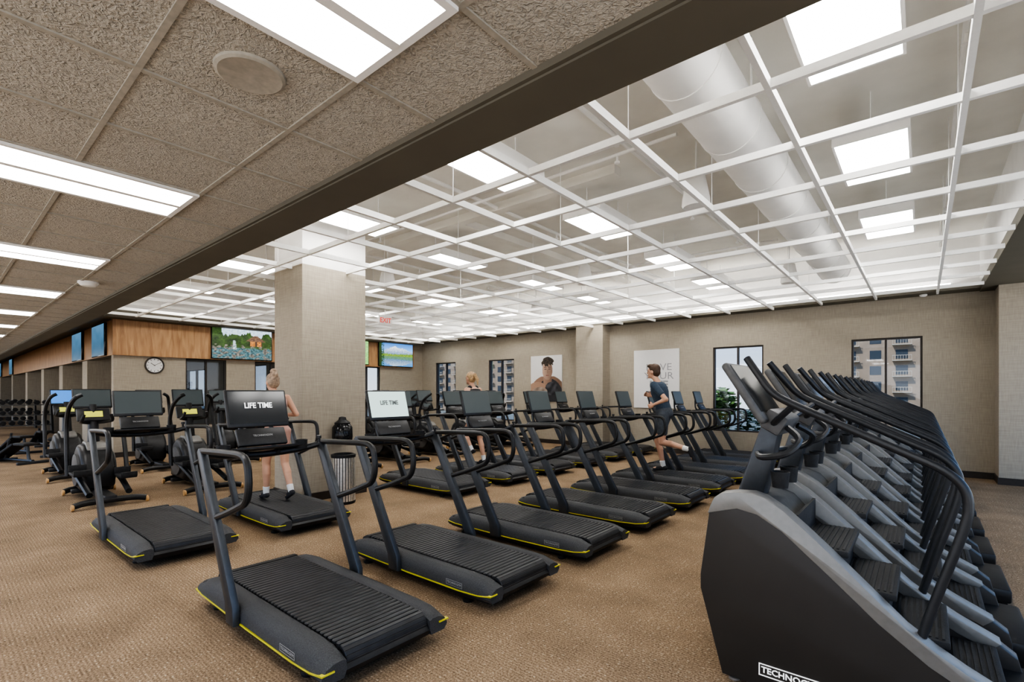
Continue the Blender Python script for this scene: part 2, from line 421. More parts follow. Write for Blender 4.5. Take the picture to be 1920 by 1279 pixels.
def panel(loc):
    E=top('hung_light',loc,'white rectangular light panel hung below the painted slab','ceiling light','light panels above the open grid')
    mb=MB(); a,b=.3,.605
    mb.box(-a,a,-b,b,.03,.12)
    for sx in (-1,1): mb.box(min(sx*a,sx*(a-.02)),max(sx*a,sx*(a-.02)),-b,b,-.004,.03)
    for sy in (-1,1): mb.box(-a+.02,a-.02,min(sy*b,sy*(b-.02)),max(sy*b,sy*(b-.02)),-.004,.03)
    obj('housing',mb.mesh('panel_housing','white',False),E)
    obj('lens',MB().box(-a+.02,a-.02,-b+.02,b-.02,.004,.028).mesh('lens','lens2',False),E)
    for y in (-.45,.45): obj('stem',MB().cyl((0,y,.12),.006,.38,n=6).mesh('light_stem','gridw'),E)
    return E
h0=panel((-.39,3.85,4.0))
for i,x in enumerate((-.39,-3.56,-6.2,-9.95,-13.1)):
    for j,y in enumerate((3.85,6.3,8.9,11.2)):
        if i==0 and j in (0,3): continue
        dup(h0,(x if not(i==2 and j>0) else -6.7,y,4.0))
def cove(x0,x1,y0,y1,z):
    E=top('cove_light',((x0+x1)/2,(y0+y1)/2,z),'white linear lamp lying on the ceiling ledge','linear light','linear lamps on the ceiling ledge')
    w=(x1-x0)/2; d=(y1-y0)/2
    obj('housing',MB().box(-w,w,-d,d,0,.03).mesh('cove_housing','white',False),E)
    obj('tube_lamp',MB().box(-w+.01,w-.01,-d+.01,d-.01,.03,.05).mesh('tube_lamp','cove',False),E)
for k in range(6): cove(-14.4+2.5*k,-12.1+2.5*k,12.25,12.32,3.58)
struct('trim_5',MB().box(XL,.8,1.87,2.02,3.46,3.5),'white')
for k in range(6): cove(-14.4+2.5*k,-12.1+2.5*k,1.92,1.98,3.5)  # added uplights, hidden behind the beam to brighten the slab

D=top('air_duct',(-1.36,0,4.05),'large round white painted spiral air duct with seam rings','air duct')
obj('duct_body',MB().cyl((0,1.88,0),.27,9.7,'y',n=36).mesh('duct_body','white'),D)
for k in range(9):
    obj('seam_ring',MB().cyl((0,2.5+1.1*k,0),.277,.03,'y',n=36).mesh('seam_ring','white'),D)
obj('end_cap',MB().cyl((0,11.58,0),.283,.05,'y',n=36).mesh('end_cap','white'),D)
for y in (4.3,8.6):
    for s in (-1,1): obj('hanger_strap',MB().box(min(s*.28,s*.29),max(s*.28,s*.29),y,y+.03,0,.45).mesh('hanger_strap','white',False),D)
for (x,y) in ((-2.0,5.67),(-2.0,10.8),(-8.2,5.9),(-8.2,10.8),(-5.1,8.3)):
    E=top('pendant_speaker',(x,y,3.72),'white cone shaped pendant speaker hanging above the grid','speaker','pendant speakers above the grid')
    obj('shell',MB().lathe([(.14,0),(.155,.03),(.15,.1),(.10,.36),(.06,.4)],n=24).mesh('shell','white'),E)
    obj('stem',MB().cyl((0,0,.4),.008,.38,n=6).mesh('stem','white'),E)
hm=MB().cyl((0,0,-.08),.012,.08,n=8).cyl((0,0,-.1),.03,.02,n=10).mesh('sprinkler_head','white')
def pipe(p0,p1,r,lab='thin white painted pipe fixed under the slab'):
    E=top('ceiling_pipe',p0,lab,'pipe','painted pipes under the slab')
    q=Vector(p1)-Vector(p0); obj('pipe',MB().tube([(0,0,0),tuple(q)],r,n=8,sub=1).mesh('pipe','white'),E)
    ax=q.normalized(); L=q.length; k=0.6
    while k<L: obj('sprinkler_head',hm,E,tuple(ax*k)); k+=2.3
for y in (3.0,5.1,7.5,9.8): pipe((-14.8,y,4.33),(-2.0,y,4.33),.02)
for x in (-2.6,-5.0,-8.8,-11.6): pipe((x,2.0,4.42),(x,12.3,4.42),.028)
pipe((.25,2.2,4.36),(.25,12.2,4.36),.022)
E=top('surface_conduit',(0,0,0),'white rectangular surface duct on the slab','conduit')
obj('conduit',MB().box(-11.5,-3.0,5.6,5.75,4.38,4.5).box(-6.0,-5.85,5.75,11.8,4.38,4.5).mesh('conduit','slab',False),E)

E=top('ceiling_speaker',(-2.1,.845,2.9),'round flush ceiling speaker with perforated grille','speaker')
obj('grille',MB().lathe([(.0005,-.012),(.105,-.014),(.118,-.016),(.13,-.010),(.132,0)][::-1],n=40).mesh('grille','tbar'),E)
E=top('smoke_detector',(-7.56,1.22,2.9),'round white smoke detector on the tiled ceiling','smoke detector')
obj('body',MB().lathe([(.1,0),(.1,-.02),(.07,-.05),(.01,-.055)],n=24).mesh('detector','white'),E)
E=top('smoke_detector',(.0,12.3,3.47),'small white detector on the soffit above the windows','smoke detector')
obj('body',MB().lathe([(.06,0),(.06,-.02),(.04,-.04),(.01,-.045)],n=20).mesh('detector','white'),E)
E=top('exit_sign',(-9.26,6.6,3.2),'white hanging exit sign with red lettering','exit sign')
obj('plate',MB().box(-.02,.02,-.17,.17,-.11,.11,.008).mesh('plate','white'),E)
obj('lettering',text_mesh('EXIT',.155,'red',FX,bold=.003,at=(.022,0,0),sx=.95),E,label='red EXIT letters')
obj('stem',MB().cyl((0,0,.11),.008,.13,n=8).mesh('stem','white'),E)

# ---------------------------------------------------------------- wall items
def n2(u,v,s=6,o=0): return noise.noise(Vector((u*s,v*s,o)))
def mixc(a,b,t): t=max(0,min(1,t)); return tuple(a[i]*(1-t)+b[i]*t for i in range(3))
def pic_garden(u,v):
    n=n2(u,v,9,1)+.5; m=n2(u,v,30,2)*1.2+.5
    c=mixc((.004,.014,.004),(.05,.10,.02),n*.5+m*.5)
    if v>.80+.25*n2(u,0,6,3)+.08*n2(u,0,30,4) and u>.15: c=mixc((.30,.40,.52),(.55,.62,.68),m)
    if v<.36+.10*n2(u,0,8,8): c=mixc((.008,.04,.05),(.10,.20,.22),m)
    if v<.46 and n2(u,v,13,12)>.10: c=mixc((.04,.035,.03),(.22,.20,.17),m)
    if abs(u-.36+.05*(v-.4))<.02+.04*(.6-v) and .32<v<.60: c=mixc((.5,.55,.6),(.08,.14,.14),m)
    if abs(u-.72)<.11 and .44<v<.62: c=mixc((.22,.07,.015),(.62,.28,.07),m) if abs(u-.72)<.095 and abs(u-.72)>.02 else (.06,.03,.02)
    if .60<v<.80 and abs(u-.72)<.18*(.84-v)/.24: c=mixc((.08,.04,.025),(.18,.10,.06),m)
    return c
def pic_lake(u,v):
    m=n2(u,v,30,2)*.5+.5; w=v if v>.42 else .84-v
    k=.62+.26*max(0,1-abs(u-.45)*2.6)+.12*max(0,1-abs(u-.8)*4)+.04*n2(u,0,20,5)
    if w<.52+.04*n2(u,0,25,1)+.06*abs(u-.4): c=mixc((.02,.10,.02),(.30,.42,.06),m)
    elif w<k: c=mixc((.10,.17,.28),(.62,.68,.75),(w-.5)*2.6+(m-.5)*.8)
    else: c=mixc((.20,.42,.75),(.05,.18,.5),(w-.6)*2.5)
    if v<.42: c=mixc(c,(.02,.12,.22),.45)
    if u<.07 or (u<.14 and m>.5): c=(.02,.05,.01)
    return c
def pic_green(u,v):
    m=n2(u,v,12,7)*.5+.5; c=mixc((.05,.30,.05),(.40,.62,.25),m)
    if abs(u-.5)<.3 and abs(v-.6)<.2: c=mixc(c,(.65,.3,.35),.7)
    return c
def pic_dim(u,v): return mixc((.02,.07,.12),(.07,.15,.24),v+n2(u,v,4,2)*.3)
def tv(loc,w,h,fn,face,label,axis):
    E=top('television',loc,label,'television')
    if axis=='x': mb=MB().box(0,.06,-w/2-.02,w/2+.02,-h/2-.02,h/2+.02,.008); ofs=(.0615,0,0)
    else: mb=MB().box(-w/2-.02,w/2+.02,-.06,0,-h/2-.02,h/2+.02,.008); ofs=(0,-.0615,0)
    obj('bezel',mb.mesh('bezel','blackg'),E); obj('screen',picture('screen',w,h,fn,'tv',face),E,ofs)
    return E
tv((XL+.1,5.81,2.97),1.6,.86,pic_garden,FX,'wall-mounted television showing a garden waterfall and wooden hut','x')
tv((XL+.1,9.3,2.97),1.3,.8,pic_green,FX,'wall-mounted television showing a green and pink picture','x')
tv((XL+.1,11.15,2.97),1.5,.84,pic_lake,FX,'wall-mounted television showing a mountain lake','x')
for x in (-16.3,-19.1,-37,-43): tv((x,2.87,2.92),1.4,.78,pic_dim,FY,'television on the veneer bulkhead with a dim blue picture','y')
E=top('wall_clock',(XL,3.73,2.28),'round wall clock with white face and dark rim','clock')
obj('rim',MB().lathe([(.21,0),(.215,.03),(.205,.045),(.18,.045),(.18,.02),(.01,.02)],axis='x',n=36).mesh('rim','base'),E)
obj('face',MB().cyl((.021,0,0),.18,.004,'x',n=36).mesh('face','whcloth'),E)
for k in range(12):
    obj('hour_mark',MB().box(.0255,.0275,-.006,.006,.135,.165,mtx=Matrix.Rotation(R(30*k),4,'X')).mesh('hour_mark','dark',False),E)
obj('hand',MB().box(.028,.03,-.006,.006,-.02,.1,mtx=Matrix.Rotation(R(55),4,'X')).mesh('hand','dark',False),E)
obj('hand',MB().box(.031,.033,-.004,.004,-.02,.14,mtx=Matrix.Rotation(R(-60),4,'X')).mesh('hand','dark',False),E)
def inE(u,v,cx,cy,rx,ry): return ((u-cx)/rx)**2+((v-cy)/ry)**2<1
def pic_box(u0,v0):
    u=.58+(u0-.5)*.80; v=.58+(v0-.5)*.82
    c=mixc((.60,.59,.58),(.74,.73,.72),v)
    if inE(u,v,.62,.30,.46,.34) and v<.62: c=mixc((.33,.20,.14),(.20,.12,.08),abs(u-.4)*2)
    if inE(u,v,.66,.16,.38,.42): c=(.03,.03,.035)
    if inE(u,v,.62,.56,.11,.18): c=mixc((.38,.24,.17),(.18,.11,.08),(u-.52)*5)
    if inE(u,v,.615,.73,.13,.175):
        c=mixc((.50,.34,.25),(.20,.12,.085),(u-.50)*4+n2(u,v,12,5)*.2)
        if abs(v-.748)<.009 and (abs(u-.56)<.028 or abs(u-.67)<.028): c=(.08,.05,.04)
        if abs(v-.782)<.006 and (abs(u-.56)<.035 or abs(u-.67)<.035): c=(.10,.06,.05)
        if abs(u-.625)<.008 and .67<v<.745: c=(.24,.15,.11)
        if abs(v-.635)<.008 and abs(u-.615)<.038: c=(.28,.13,.11)
    if v>.81+.05*n2(u,v,20,1) and inE(u,v,.62,.86,.15+.05*n2(u,v,14,3),.105): c=mixc((.02,.015,.01),(.09,.06,.04),n2(u,v,35,4)+.3)
    if inE(u,v,.36,.43,.22,.09): c=mixc((.5,.32,.23),(.3,.18,.12),v)
    if inE(u,v,.72,.40,.16,.12): c=mixc((.02,.02,.025),(.10,.10,.11),n2(u,v,12,9)+.3)
    if inE(u,v,.42,.34,.20,.09): c=mixc((.46,.36,.30),(.2,.15,.12),n2(u,v,10,9)+.5)
    return c
E=top('wall_poster',(-9.07,YW,2.02),'framed photo poster of a boxer in black shirt and gloves','poster')
obj('board',MB().box(-.6,.6,-.03,0,-.72,.72).mesh('board','paper',False),E)
obj('print',picture('print',1.2,1.44,pic_box,'print',FY,100,120),E,(0,-.0315,0))
E=top('wall_poster',(-5.46,YW,1.95),'pale grey poster with grey slogan lettering','poster')
obj('board',MB().box(-.63,.63,-.03,0,-.78,.78).mesh('board','paper',False),E)
for s,z,bo in (('LOVE',.30,0),('YOUR',.07,0),('LIFE',-.16,.010)):
    obj('lettering',text_mesh(s,.26,'textl',FY,bold=bo,at=(.08,-.033,z),sx=1.15),E)
E=top('wipes_dispenser',(-6.84,4.0,.83),'glossy black wipes dispenser mounted on the column','dispenser')
obj('body',MB().lathe([(.10,.0),(.14,.03),(.15,.1),(.145,.24),(.11,.29)],c=(.16,0,0),n=28).mesh('body','blackg'),E)
obj('lid',MB().lathe([(.112,.29),(.115,.31),(.06,.35),(.05,.39),(.02,.4)],c=(.16,0,0),n=28).mesh('lid','black'),E)
obj('bracket',MB().box(0,.05,-.06,.06,.05,.22).mesh('bracket','black'),E)
E=top('waste_bin',(-6.42,3.86,0),'round waste bin with vertical metal slats beside the column','waste bin')
obj('liner',MB().cyl((0,0,.02),.155,.66,n=32).mesh('liner','grey'),E)
mb=MB()
for k in range(26):
    mb.box(.157,.166,-.013,.013,.04,.66,mtx=Matrix.Rotation(2*math.pi*k/26,4,'Z'))
obj('slat_band',mb.mesh('slat_band','chrome',False),E)
obj('rim',MB().lathe([(.17,.66),(.172,.70),(.14,.71),(.12,.70),(.12,.67)],n=32).mesh('rim','black'),E)
obj('foot_ring',MB().lathe([(.165,0),(.17,.02),(.17,.04),(.15,.04)],n=32).mesh('foot_ring','black'),E)

# ---------------------------------------------------------------- treadmill
def treadmill(loc):
    E=top('treadmill',loc,'black slat-belt treadmill with yellow side stripe and loop handrails','treadmill','treadmills in rows')
    L=1.82
    prof=[(.03,.07),(0,.10),(.0,.14),(.05,.19),(1.74,.19),(1.79,.16),(L,.12),(1.78,.07),(1.5,.055),(.3,.055)]
    obj('deck',MB().prism(prof,-.40,.40,bev=.012).mesh('deck','black'),E)
    for sy in (-1,1):
        rg=[]
        for i in range(15):
            x=.0+L*i/14; e=0
            if i==0: e=.05
            if i==14: e=.045
            if i==13: e=.006
            if i==1: e=.012
            t=.222-e
            sec=[(.285,.13+0*e),(.287,t-.004),(.31,t+.006),(.36,t+.004),(.405,t-.015),(.428,t-.05),(.43,.115),(.405,.085),(.30,.085)]
            rg.append([(x,sy*a,b) for a,b in sec])
        obj('side_rail',MB().rings(rg).mesh('side_rail','rail',ang=40),E)
        st=[(.01,.130),(.12,.116),(.9,.105),(1.5,.110),(1.70,.122),(1.825,.145)]
        rg=[[(x,sy*.42,z-.004),(x,sy*.435,z-.004),(x,sy*.435,z+.004),(x,sy*.42,z+.004)] for x,z in st]
        mb=MB().rings(rg)
        mb.box(1.80,L+.008,min(sy*.36,sy*.435),max(sy*.36,sy*.435),.141,.149)
        obj('accent_stripe',mb.mesh('accent_stripe','yellow',False),E,label='thin yellow stripe')
    mb=MB(); n=36
    for i in range(n):
        x0=.13+(1.73-.13)*i/n; mb.box(x0+.006,x0+.0385,-.278,.278,.188,.226,.006,seg=1)
    for k in range(1,7):
        a=R(k*20-4); c=Vector((1.73,0,.150))
        mt=Matrix.Translation(c)@Matrix.Rotation(a,4,'Y')
        mb.box(-.014,.014,-.278,.278,.05,.074,.004,mtx=mt,seg=1)
    mb.box(.13,1.74,-.276,.276,.17,.206,mi=1)
    obj('running_belt',mb.mesh('running_belt',['slat','gap']),E,label='ribbed black rubber slat belt')
    obj('front_cover',MB().prism([(0,.14),(.02,.2),(.08,.228),(.13,.228),(.13,.17)],-.284,.284,bev=.004).mesh('front_cover','rubber'),E)
    for x in (.18,1.5):
        for y in (-.33,.33): obj('foot',MB().lathe([(.04,0),(.045,.015),(.025,.03),(.02,.07)],c=(x,y,0),n=14).mesh('foot','rubber'),E)
    for sy in (-1,1):
        y0=sy*.429; y1=sy*.476
        pr=[(.69,.10),(.81,.10),(.80,.22),(.255,1.15),(.22,1.19),(.185,1.195),(.155,1.165),(.675,.22)]
        obj('upright',MB().prism(pr,min(y0,y1),max(y0,y1),bev=.008).mesh('upright','steel'),E,label='graphite metal leaning upright')
        yy=sy*.453
        hp=[(.19,yy,1.175),(.40,yy,1.185),(.64,yy,1.195),(.87,yy,1.20),(.96,yy,1.17),(.99,yy,1.09),(.99,yy,.99),(.95,yy,.915),(.86,yy,.875),(.68,yy,.81),(.46,yy,.74)]
        obj('handrail',MB().tube(hp,.0225,n=10,sub=4).mesh('handrail','black'),E)
        obj('cup_holder',MB().lathe([(.045,0),(.05,.07),(.042,.07),(.038,.01)],c=(.16,sy*.30,1.13),n=16).mesh('cup_holder','rubber'),E)
    obj('crossbar',MB().tube([(.2,-.45,1.16),(.13,-.30,1.12),(.1,0,1.10),(.13,.30,1.12),(.2,.45,1.16)],.026,n=10).mesh('crossbar','black'),E)
    obj('tray',MB().prism([(.03,1.12),(.3,1.17),(.3,1.185),(.02,1.15)],-.26,.26,bev=.006).mesh('tray','black'),E)
    tl=Matrix.Translation((.04,0,1.47))@Matrix.Rotation(R(-16),4,'Y')
    obj('console_body',MB().box(-.03,.0,-.24,.24,-.155,.155,.014,mtx=tl).mesh('console_body','black'),E)
    obj('screen',MB().box(.0,.004,-.222,.222,-.125,.138,mtx=tl).mesh('screen','screendim',False),E)
    obj('control_panel',MB().box(-.02,.02,-.19,.19,-.075,.075,.012,mtx=Matrix.Translation((.11,0,1.24))@Matrix.Rotation(R(-30),4,'Y')).mesh('control_panel','black'),E)
    obj('badge',text_mesh('TECHNOGYM',.024,'textg',FX,at=(.1345,0,1.255),tilt=Matrix.Rotation(R(-30),4,'Y')),E)
    for sy in (-1,1):
        obj('console_arm',MB().tube([(.14,sy*.12,1.11),(.02,sy*.12,1.2),(-.0,sy*.12,1.40)],.018,n=8).mesh('console_arm','steel'),E)
    fr=MB()
    for (a,b,c,d) in ((-.085,.085,.018,.020),(-.085,.085,-.020,-.018),(-.087,-.085,-.020,.020),(.085,.087,-.020,.020)):
        fr.box(a,b,-.0008,.0008,c,d)
    me=fr.mesh('badge_border','textg',False); me.transform(Matrix.Translation((1.45,-.4325,.150)))
    bd=obj('badge',text_mesh('TECHNOGYM',.025,'textg',FY,at=(1.45,-.4325,.150)),E)
    obj('badge_border',me,bd)
    obj('knob',MB().lathe([(.012,0),(.012,.03),(.02,.035),(.02,.055),(.008,.06)],c=(.30,.38,1.18),n=12).mesh('knob','black'),E)
    return E
T=treadmill((-4.17,1.72,0))
def child(o,name):
    return [c for c in o.children if c.name.split('.')[0]==name]
rowA=[T]
for k in range(1,9): rowA.append(dup(T,(-4.17,1.72+1.27*k,0)))
for y in (1.6,2.87,5.4,6.66,7.92,9.18,10.44,11.7): dup(T,(-7.15,y,0))
def setmat(o,name,mat,idx=0):
    for c in child(o,name):
        c.material_slots[idx].link='OBJECT'; c.material_slots[idx].material=M[mat]
setmat(rowA[0],'screen','screen'); setmat(rowA[1],'screen','screenlit')
obj('screen_text',text_mesh('LIFE TIME',.062,'textw',FX,bold=.0016,sx=.85),rowA[0],(.047,0,1.49),(0,R(-16),0))
obj('screen_text',text_mesh('LIFE TIME',.062,'textd',FX,bold=.0016,sx=.85),rowA[1],(.047,0,1.49),(0,R(-16),0))
rowA[0]['label']='black treadmill with yellow stripe and lettered dark screen'
rowA[1]['label']='black treadmill with yellow stripe and pale lit screen'

# ---------------------------------------------------------------- stair climber
def climber(loc):
    E=top('stair_climber',loc,'dark stair climber with broad grey upper shell and long handrails','stair climber','row of stair climbers')
    W=.76
    topc=[(.055,.955),(.075,1.0),(.11,1.03),(.18,1.045),(.27,1.05),(.33,1.035),(.42,.98),(.52,.895),(.62,.805),(.72,.71),(.82,.615),(.92,.52),(1.02,.45),(1.12,.39),(1.28,.31)]
    side=[(.12,.03),(.0,.48),(.0,.56),(.05,.93)]+topc+[(1.345,.26),(1.36,.20),(1.36,.05),(1.33,.03)]
    for y0 in (0,W-.10):
        obj('side_panel',MB().prism(side,y0,y0+.10,bev=.014,seg=2).mesh('side_panel','panel'),E)
        inn=[(.045,.915),(.20,.962),(.30,.945),(.42,.875),(.62,.70),(.82,.52),(1.0,.385),(1.12,.322),(1.24,.275)]
        out=[(x+.005,z+.007) for x,z in topc]
        obj('upper_shell',MB().prism(out+inn[::-1],y0-.006,y0+.106,bev=.006).mesh('upper_shell','silver'),E,label='broad grey upper shell')
    hood=[(.12,.04),(.03,.5),(.065,.90),(.10,.965),(.18,.995),(.28,.995),(.36,.965),(.44,.88),(.44,.04)]
    obj('front_hood',MB().prism(hood,.10,W-.10).mesh('front_hood','grey'),E)
    obj('inner_frame',MB().prism([(.44,.04),(.44,.72),(1.22,.08),(1.22,.04)],.12,W-.12).mesh('inner_frame','rubber'),E)
    for i in range(5):
        x=.46+.19*i; z=.80-.165*i
        mb=MB().box(x,x+.235,.11,W-.11,z-.035,z,.008)
        for k in range(9): mb.box(x+.015+k*.024,x+.025+k*.024,.13,W-.13,z,z+.005)
        mb.box(x+.0,x+.015,.11,W-.11,z,z+.15)
        obj('step',mb.mesh('step','rubber'),E,label='ribbed dark grey step')
    obj('rear_step',MB().box(1.20,1.46,.06,W-.02,.10,.20,.018).box(1.22,1.44,.10,W-.06,.03,.10).mesh('rear_step','black'),E,label='blocky black lower step')
    obj('mast',MB().prism([(.10,.95),(.26,.97),(.36,1.45),(.27,1.48)],W/2-.07,W/2+.07,bev=.02).mesh('mast','steel'),E)
    tl=Matrix.Translation((.20,W/2,1.60))@Matrix.Rotation(R(-32),4,'Y')
    obj('console_body',MB().box(-.03,.015,-.25,.25,-.2,.2,.02,mtx=tl,seg=3).mesh('console_body','grey'),E)
    obj('screen',MB().box(.016,.02,-.225,.225,-.14,.175,mtx=tl).mesh('screen','screen',False),E)
    obj('control_pod',MB().box(-.05,.07,-.17,.17,-.06,.06,.02,mtx=Matrix.Translation((.33,W/2,1.42))@Matrix.Rotation(R(-60),4,'Y')).mesh('control_pod','grey'),E)
    for y in (.06,W-.06):
        i=1 if y<.3 else -1
        hp=[(.22,y+i*.06,1.79),(.29,y+i*.03,1.69),(.36,y,1.60),(.45,y,1.54),(.68,y,1.43),(.92,y,1.315),(1.05,y,1.25),(1.115,y,1.18),(1.13,y,1.09),(1.11,y,.98),(1.04,y,.73),(.975,y,.49)]
        obj('handrail',MB().tube(hp,.0195,n=12,sub=4).mesh('handrail','hrail'),E)
        obj('rail_bracket',MB().tube([(.46,y,1.53),(.38,y+i*.08,1.46),(.33,y+i*.17,1.42)],.018,n=8).mesh('rail_bracket','hrail'),E)
        obj('cup_holder',MB().lathe([(.04,0),(.05,.09),(.042,.09),(.036,.012)],c=(.36,W/2-i*.12,1.06),n=16).mesh('cup_holder','rubber'),E)
        c=lambda q:(W/2-(W/2-q)*i)
        obj('grab_bar',MB().tube([(.24,c(.28),1.24),(.30,c(.12),1.24),(.42,c(.10),1.27),(.47,c(.17),1.34),(.40,c(.24),1.40)],.018,n=8).mesh('grab_bar','hrail'),E)
        obj('leveling_foot',MB().lathe([(.03,0),(.03,.012),(.012,.02),(.012,.05)],c=(.17,y,0),n=12).mesh('leveling_foot','chrome'),E)
    fr=MB(); fx,fz,hw,hh=.46,.13,.15,.032
    for (a,b,c_,d) in ((-hw,hw,hh-.005,hh),(-hw,hw,-hh,-hh+.005),(-hw,-hw+.005,-hh,hh),(hw-.005,hw,-hh,hh)):
        fr.box(fx+a,fx+b,-.0022,-.0002,fz+c_,fz+d)
    bd=obj('badge',text_mesh('TECHNOGYM',.044,'textw',FY,bold=.0008,at=(fx,-.0015,fz)),E,label='white maker lettering')
    obj('badge_border',fr.mesh('badge_border','textw',False),bd)
    return E
C=climber((-.98,2.84,0))
for k in range(1,9): dup(C,(-.98,2.84+1.0*k,0))

# ---------------------------------------------------------------- elliptical
def elliptical(loc):
    E=top('elliptical_trainer',loc,'bulky black elliptical trainer with tan end caps and console','elliptical trainer','elliptical trainers')
    obj('base_frame',MB().box(.0,1.5,-.07,.07,.05,.15,.016).box(.2,.3,-.25,.25,.05,.11,.01).mesh('base_frame','black'),E)
    for x,w in ((1.5,.40),(.05,.3)):
        obj('stabilizer',MB().tube([(x,-w,.06),(x-.03,-w*.6,.085),(x-.03,w*.6,.085),(x,w,.06)],.042,n=10,sub=3).mesh('stabilizer','black'),E)
        for s in (-1,1): obj('end_cap',MB().lathe([(.025,-.02),(.045,-.014),(.045,.014),(.025,.02)],c=(x,s*(w+.01),.046),axis='y',n=16).mesh('end_cap','orange'),E,label='tan rubber end cap')
    hs=[(.0,.12),(-.02,.3),(.02,.52),(.12,.70),(.28,.80),(.46,.79),(.62,.70),(.75,.54),(.80,.36),(.76,.18),(.62,.10)]
    obj('drive_housing',MB().prism(hs,-.20,.20,bev=.07,seg=4).mesh('drive_housing','black'),E)
    obj('top_cowl',MB().prism([(.10,.69),(.27,.80),(.48,.79),(.60,.72),(.60,.75),(.48,.83),(.27,.84),(.09,.73)],-.12,.12,bev=.012).mesh('top_cowl','silver'),E,label='silver cowl')
    for s in (-1,1):
        obj('crank_disc',MB().lathe([(.24,0),(.24,s*.03),(.12,s*.04),(.02,s*.045)],c=(.39,s*.20,.42),axis='y',n=28).mesh('crank_disc','grey'),E)
        zz=.14 if s<0 else .0
        obj('pedal_arm',MB().tube([(.42,s*.27,.32+zz),(.8,s*.26,.27+zz*.8),(1.4,s*.22,.17)],.04,n=8,sub=3).mesh('pedal_arm','black'),E)
        obj('pedal',MB().box(.84,1.22,s*.26-.10,s*.26+.10,.33+zz*.6,.37+zz*.6,.012).box(1.20,1.23,s*.26-.10,s*.26+.10,.35+zz*.6,.42+zz*.6,.006).box(.82,.85,s*.26-.10,s*.26+.10,.35+zz*.6,.46+zz*.6,.006).mesh('pedal','rubber'),E)
        d=.12*s
        obj('moving_arm',MB().tube([(.66+d,s*.33,.36),(.55+d*.5,s*.33,.8),(.47,s*.33,1.1),(.50-d*.6,s*.32,1.35),(.62-d,s*.28,1.50),(.64-d,s*.20,1.56)],.030,n=8).mesh('moving_arm','black'),E)
        obj('fixed_handle',MB().tube([(.33,s*.04,1.12),(.45,s*.16,1.14),(.62,s*.18,1.17),(.66,s*.16,1.26)],.022,n=8).mesh('fixed_handle','black'),E)
    obj('mast',MB().tube([(.36,0,.72),(.34,0,1.0),(.27,0,1.4)],[.085,.055],n=12).mesh('mast','black'),E)
    tl=Matrix.Translation((.27,0,1.5))@Matrix.Rotation(R(-16),4,'Y')
    obj('console_body',MB().box(-.03,.0,-.24,.24,-.155,.155,.014,mtx=tl).mesh('console_body','black'),E)
    obj('screen',MB().box(0,.004,-.22,.22,-.125,.135,mtx=tl).mesh('screen','screendim',False),E)
    t2=Matrix.Translation((.36,0,1.26))@Matrix.Rotation(R(-25),4,'Y')
    obj('lower_pod',MB().box(-.05,.0,-.20,.20,-.11,.10,.016,mtx=t2).mesh('lower_pod','black'),E)
    obj('data_display',MB().box(0,.003,-.11,.11,-.05,.045,mtx=t2).mesh('data_display','green',False),E,label='yellow-green lit data display')
    return E
EL=elliptical((-10.2,1.65,0))
els=[EL]
for x,y in ((-10.2,2.95),(-13.2,1.75),(-13.2,3.1),(-10.2,5.7),(-10.2,7.0),(-10.2,8.3),(-10.2,9.6),(-10.2,10.9),(-13.2,4.5),(-13.2,5.9),(-13.2,7.3),(-13.2,8.7),(-13.2,10.3)):
    els.append(dup(EL,(x,y,0)))
setmat(els[2],'screen','screenblue'); setmat(els[4],'data_display','screendim')
for e in els[5:]: setmat(e,'data_display','screendim')

# ---------------------------------------------------------------- benches & dumbbells
def bench(loc,rz):
    E=top('weight_bench',loc,'black padded adjustable weight bench on a steel frame','weight bench','weight benches',(0,0,rz))
    obj('seat_pad',MB().box(.0,.42,-.15,.15,.40,.46,.02).mesh('seat_pad','rubber'),E)
    obj('back_pad',MB().box(0,.85,-.15,.15,0,.06,.02,mtx=Matrix.Translation((-.03,0,.40))@Matrix.Rotation(R(155),4,'Y')@Matrix.Translation((0,0,-.06))).mesh('back_pad','rubber'),E)
    obj('frame',MB().tube([(.25,0,.40),(.3,0,.1),(.45,0,.06)],.03,n=8).tube([(.45,0,.06),(-.75,0,.06)],.03,n=8).tube([(-.6,0,.06),(-.45,0,.5)],.025,n=8).mesh('frame','steel'),E)
    for x in (.45,-.75): obj('foot',MB().box(x-.03,x+.03,-.28,.28,0,.06,.01).mesh('foot','steel'),E)
    return E
b0=bench((-15.6,1.35,0),R(20))
dup(b0,(-16.8,2.1,0),R(-10)); dup(b0,(-18.2,1.55,0),R(15)); dup(b0,(-20.0,2.2,0),R(5))
def rack(loc):
    E=top('dumbbell_rack',loc,'three-tier black steel dumbbell rack','dumbbell rack','dumbbell racks')
    for y in (-1.1,1.1): obj('side_frame',MB().prism([(-.3,0),(.3,0),(.3,.06),(-.05,1.25),(-.13,1.25),(-.2,.06),(-.3,.06)],y-.03,y+.03).mesh('side_frame','black'),E)
    for k in range(3): obj('shelf',MB().box(.16-.13*k-.16,.16-.13*k+.16,-1.07,1.07,.33+.38*k,.36+.38*k).mesh('shelf','grey'),E)
    return E
rk=[rack((-26,2.0,0))]
rk.append(dup(rk[0],(-30.5,2.0,0)))
dm=MB().lathe([(.02,-.15),(.075,-.145),(.08,-.13),(.08,-.07),(.07,-.06),(.018,-.055),(.018,.055),(.07,.06),(.08,.07),(.08,.13),(.075,.145),(.02,.15)],axis='x',n=16).mesh('dumbbell','rubber')
for r in rk:
    for k in range(3):
        for j in range(9):
            obj('dumbbell',dm,None,(r.location.x+.16-.13*k,r.location.y-.93+.232*j,.36+.38*k+.081),label='black round-head dumbbell on the rack',category='dumbbell',group='dumbbells on the racks')

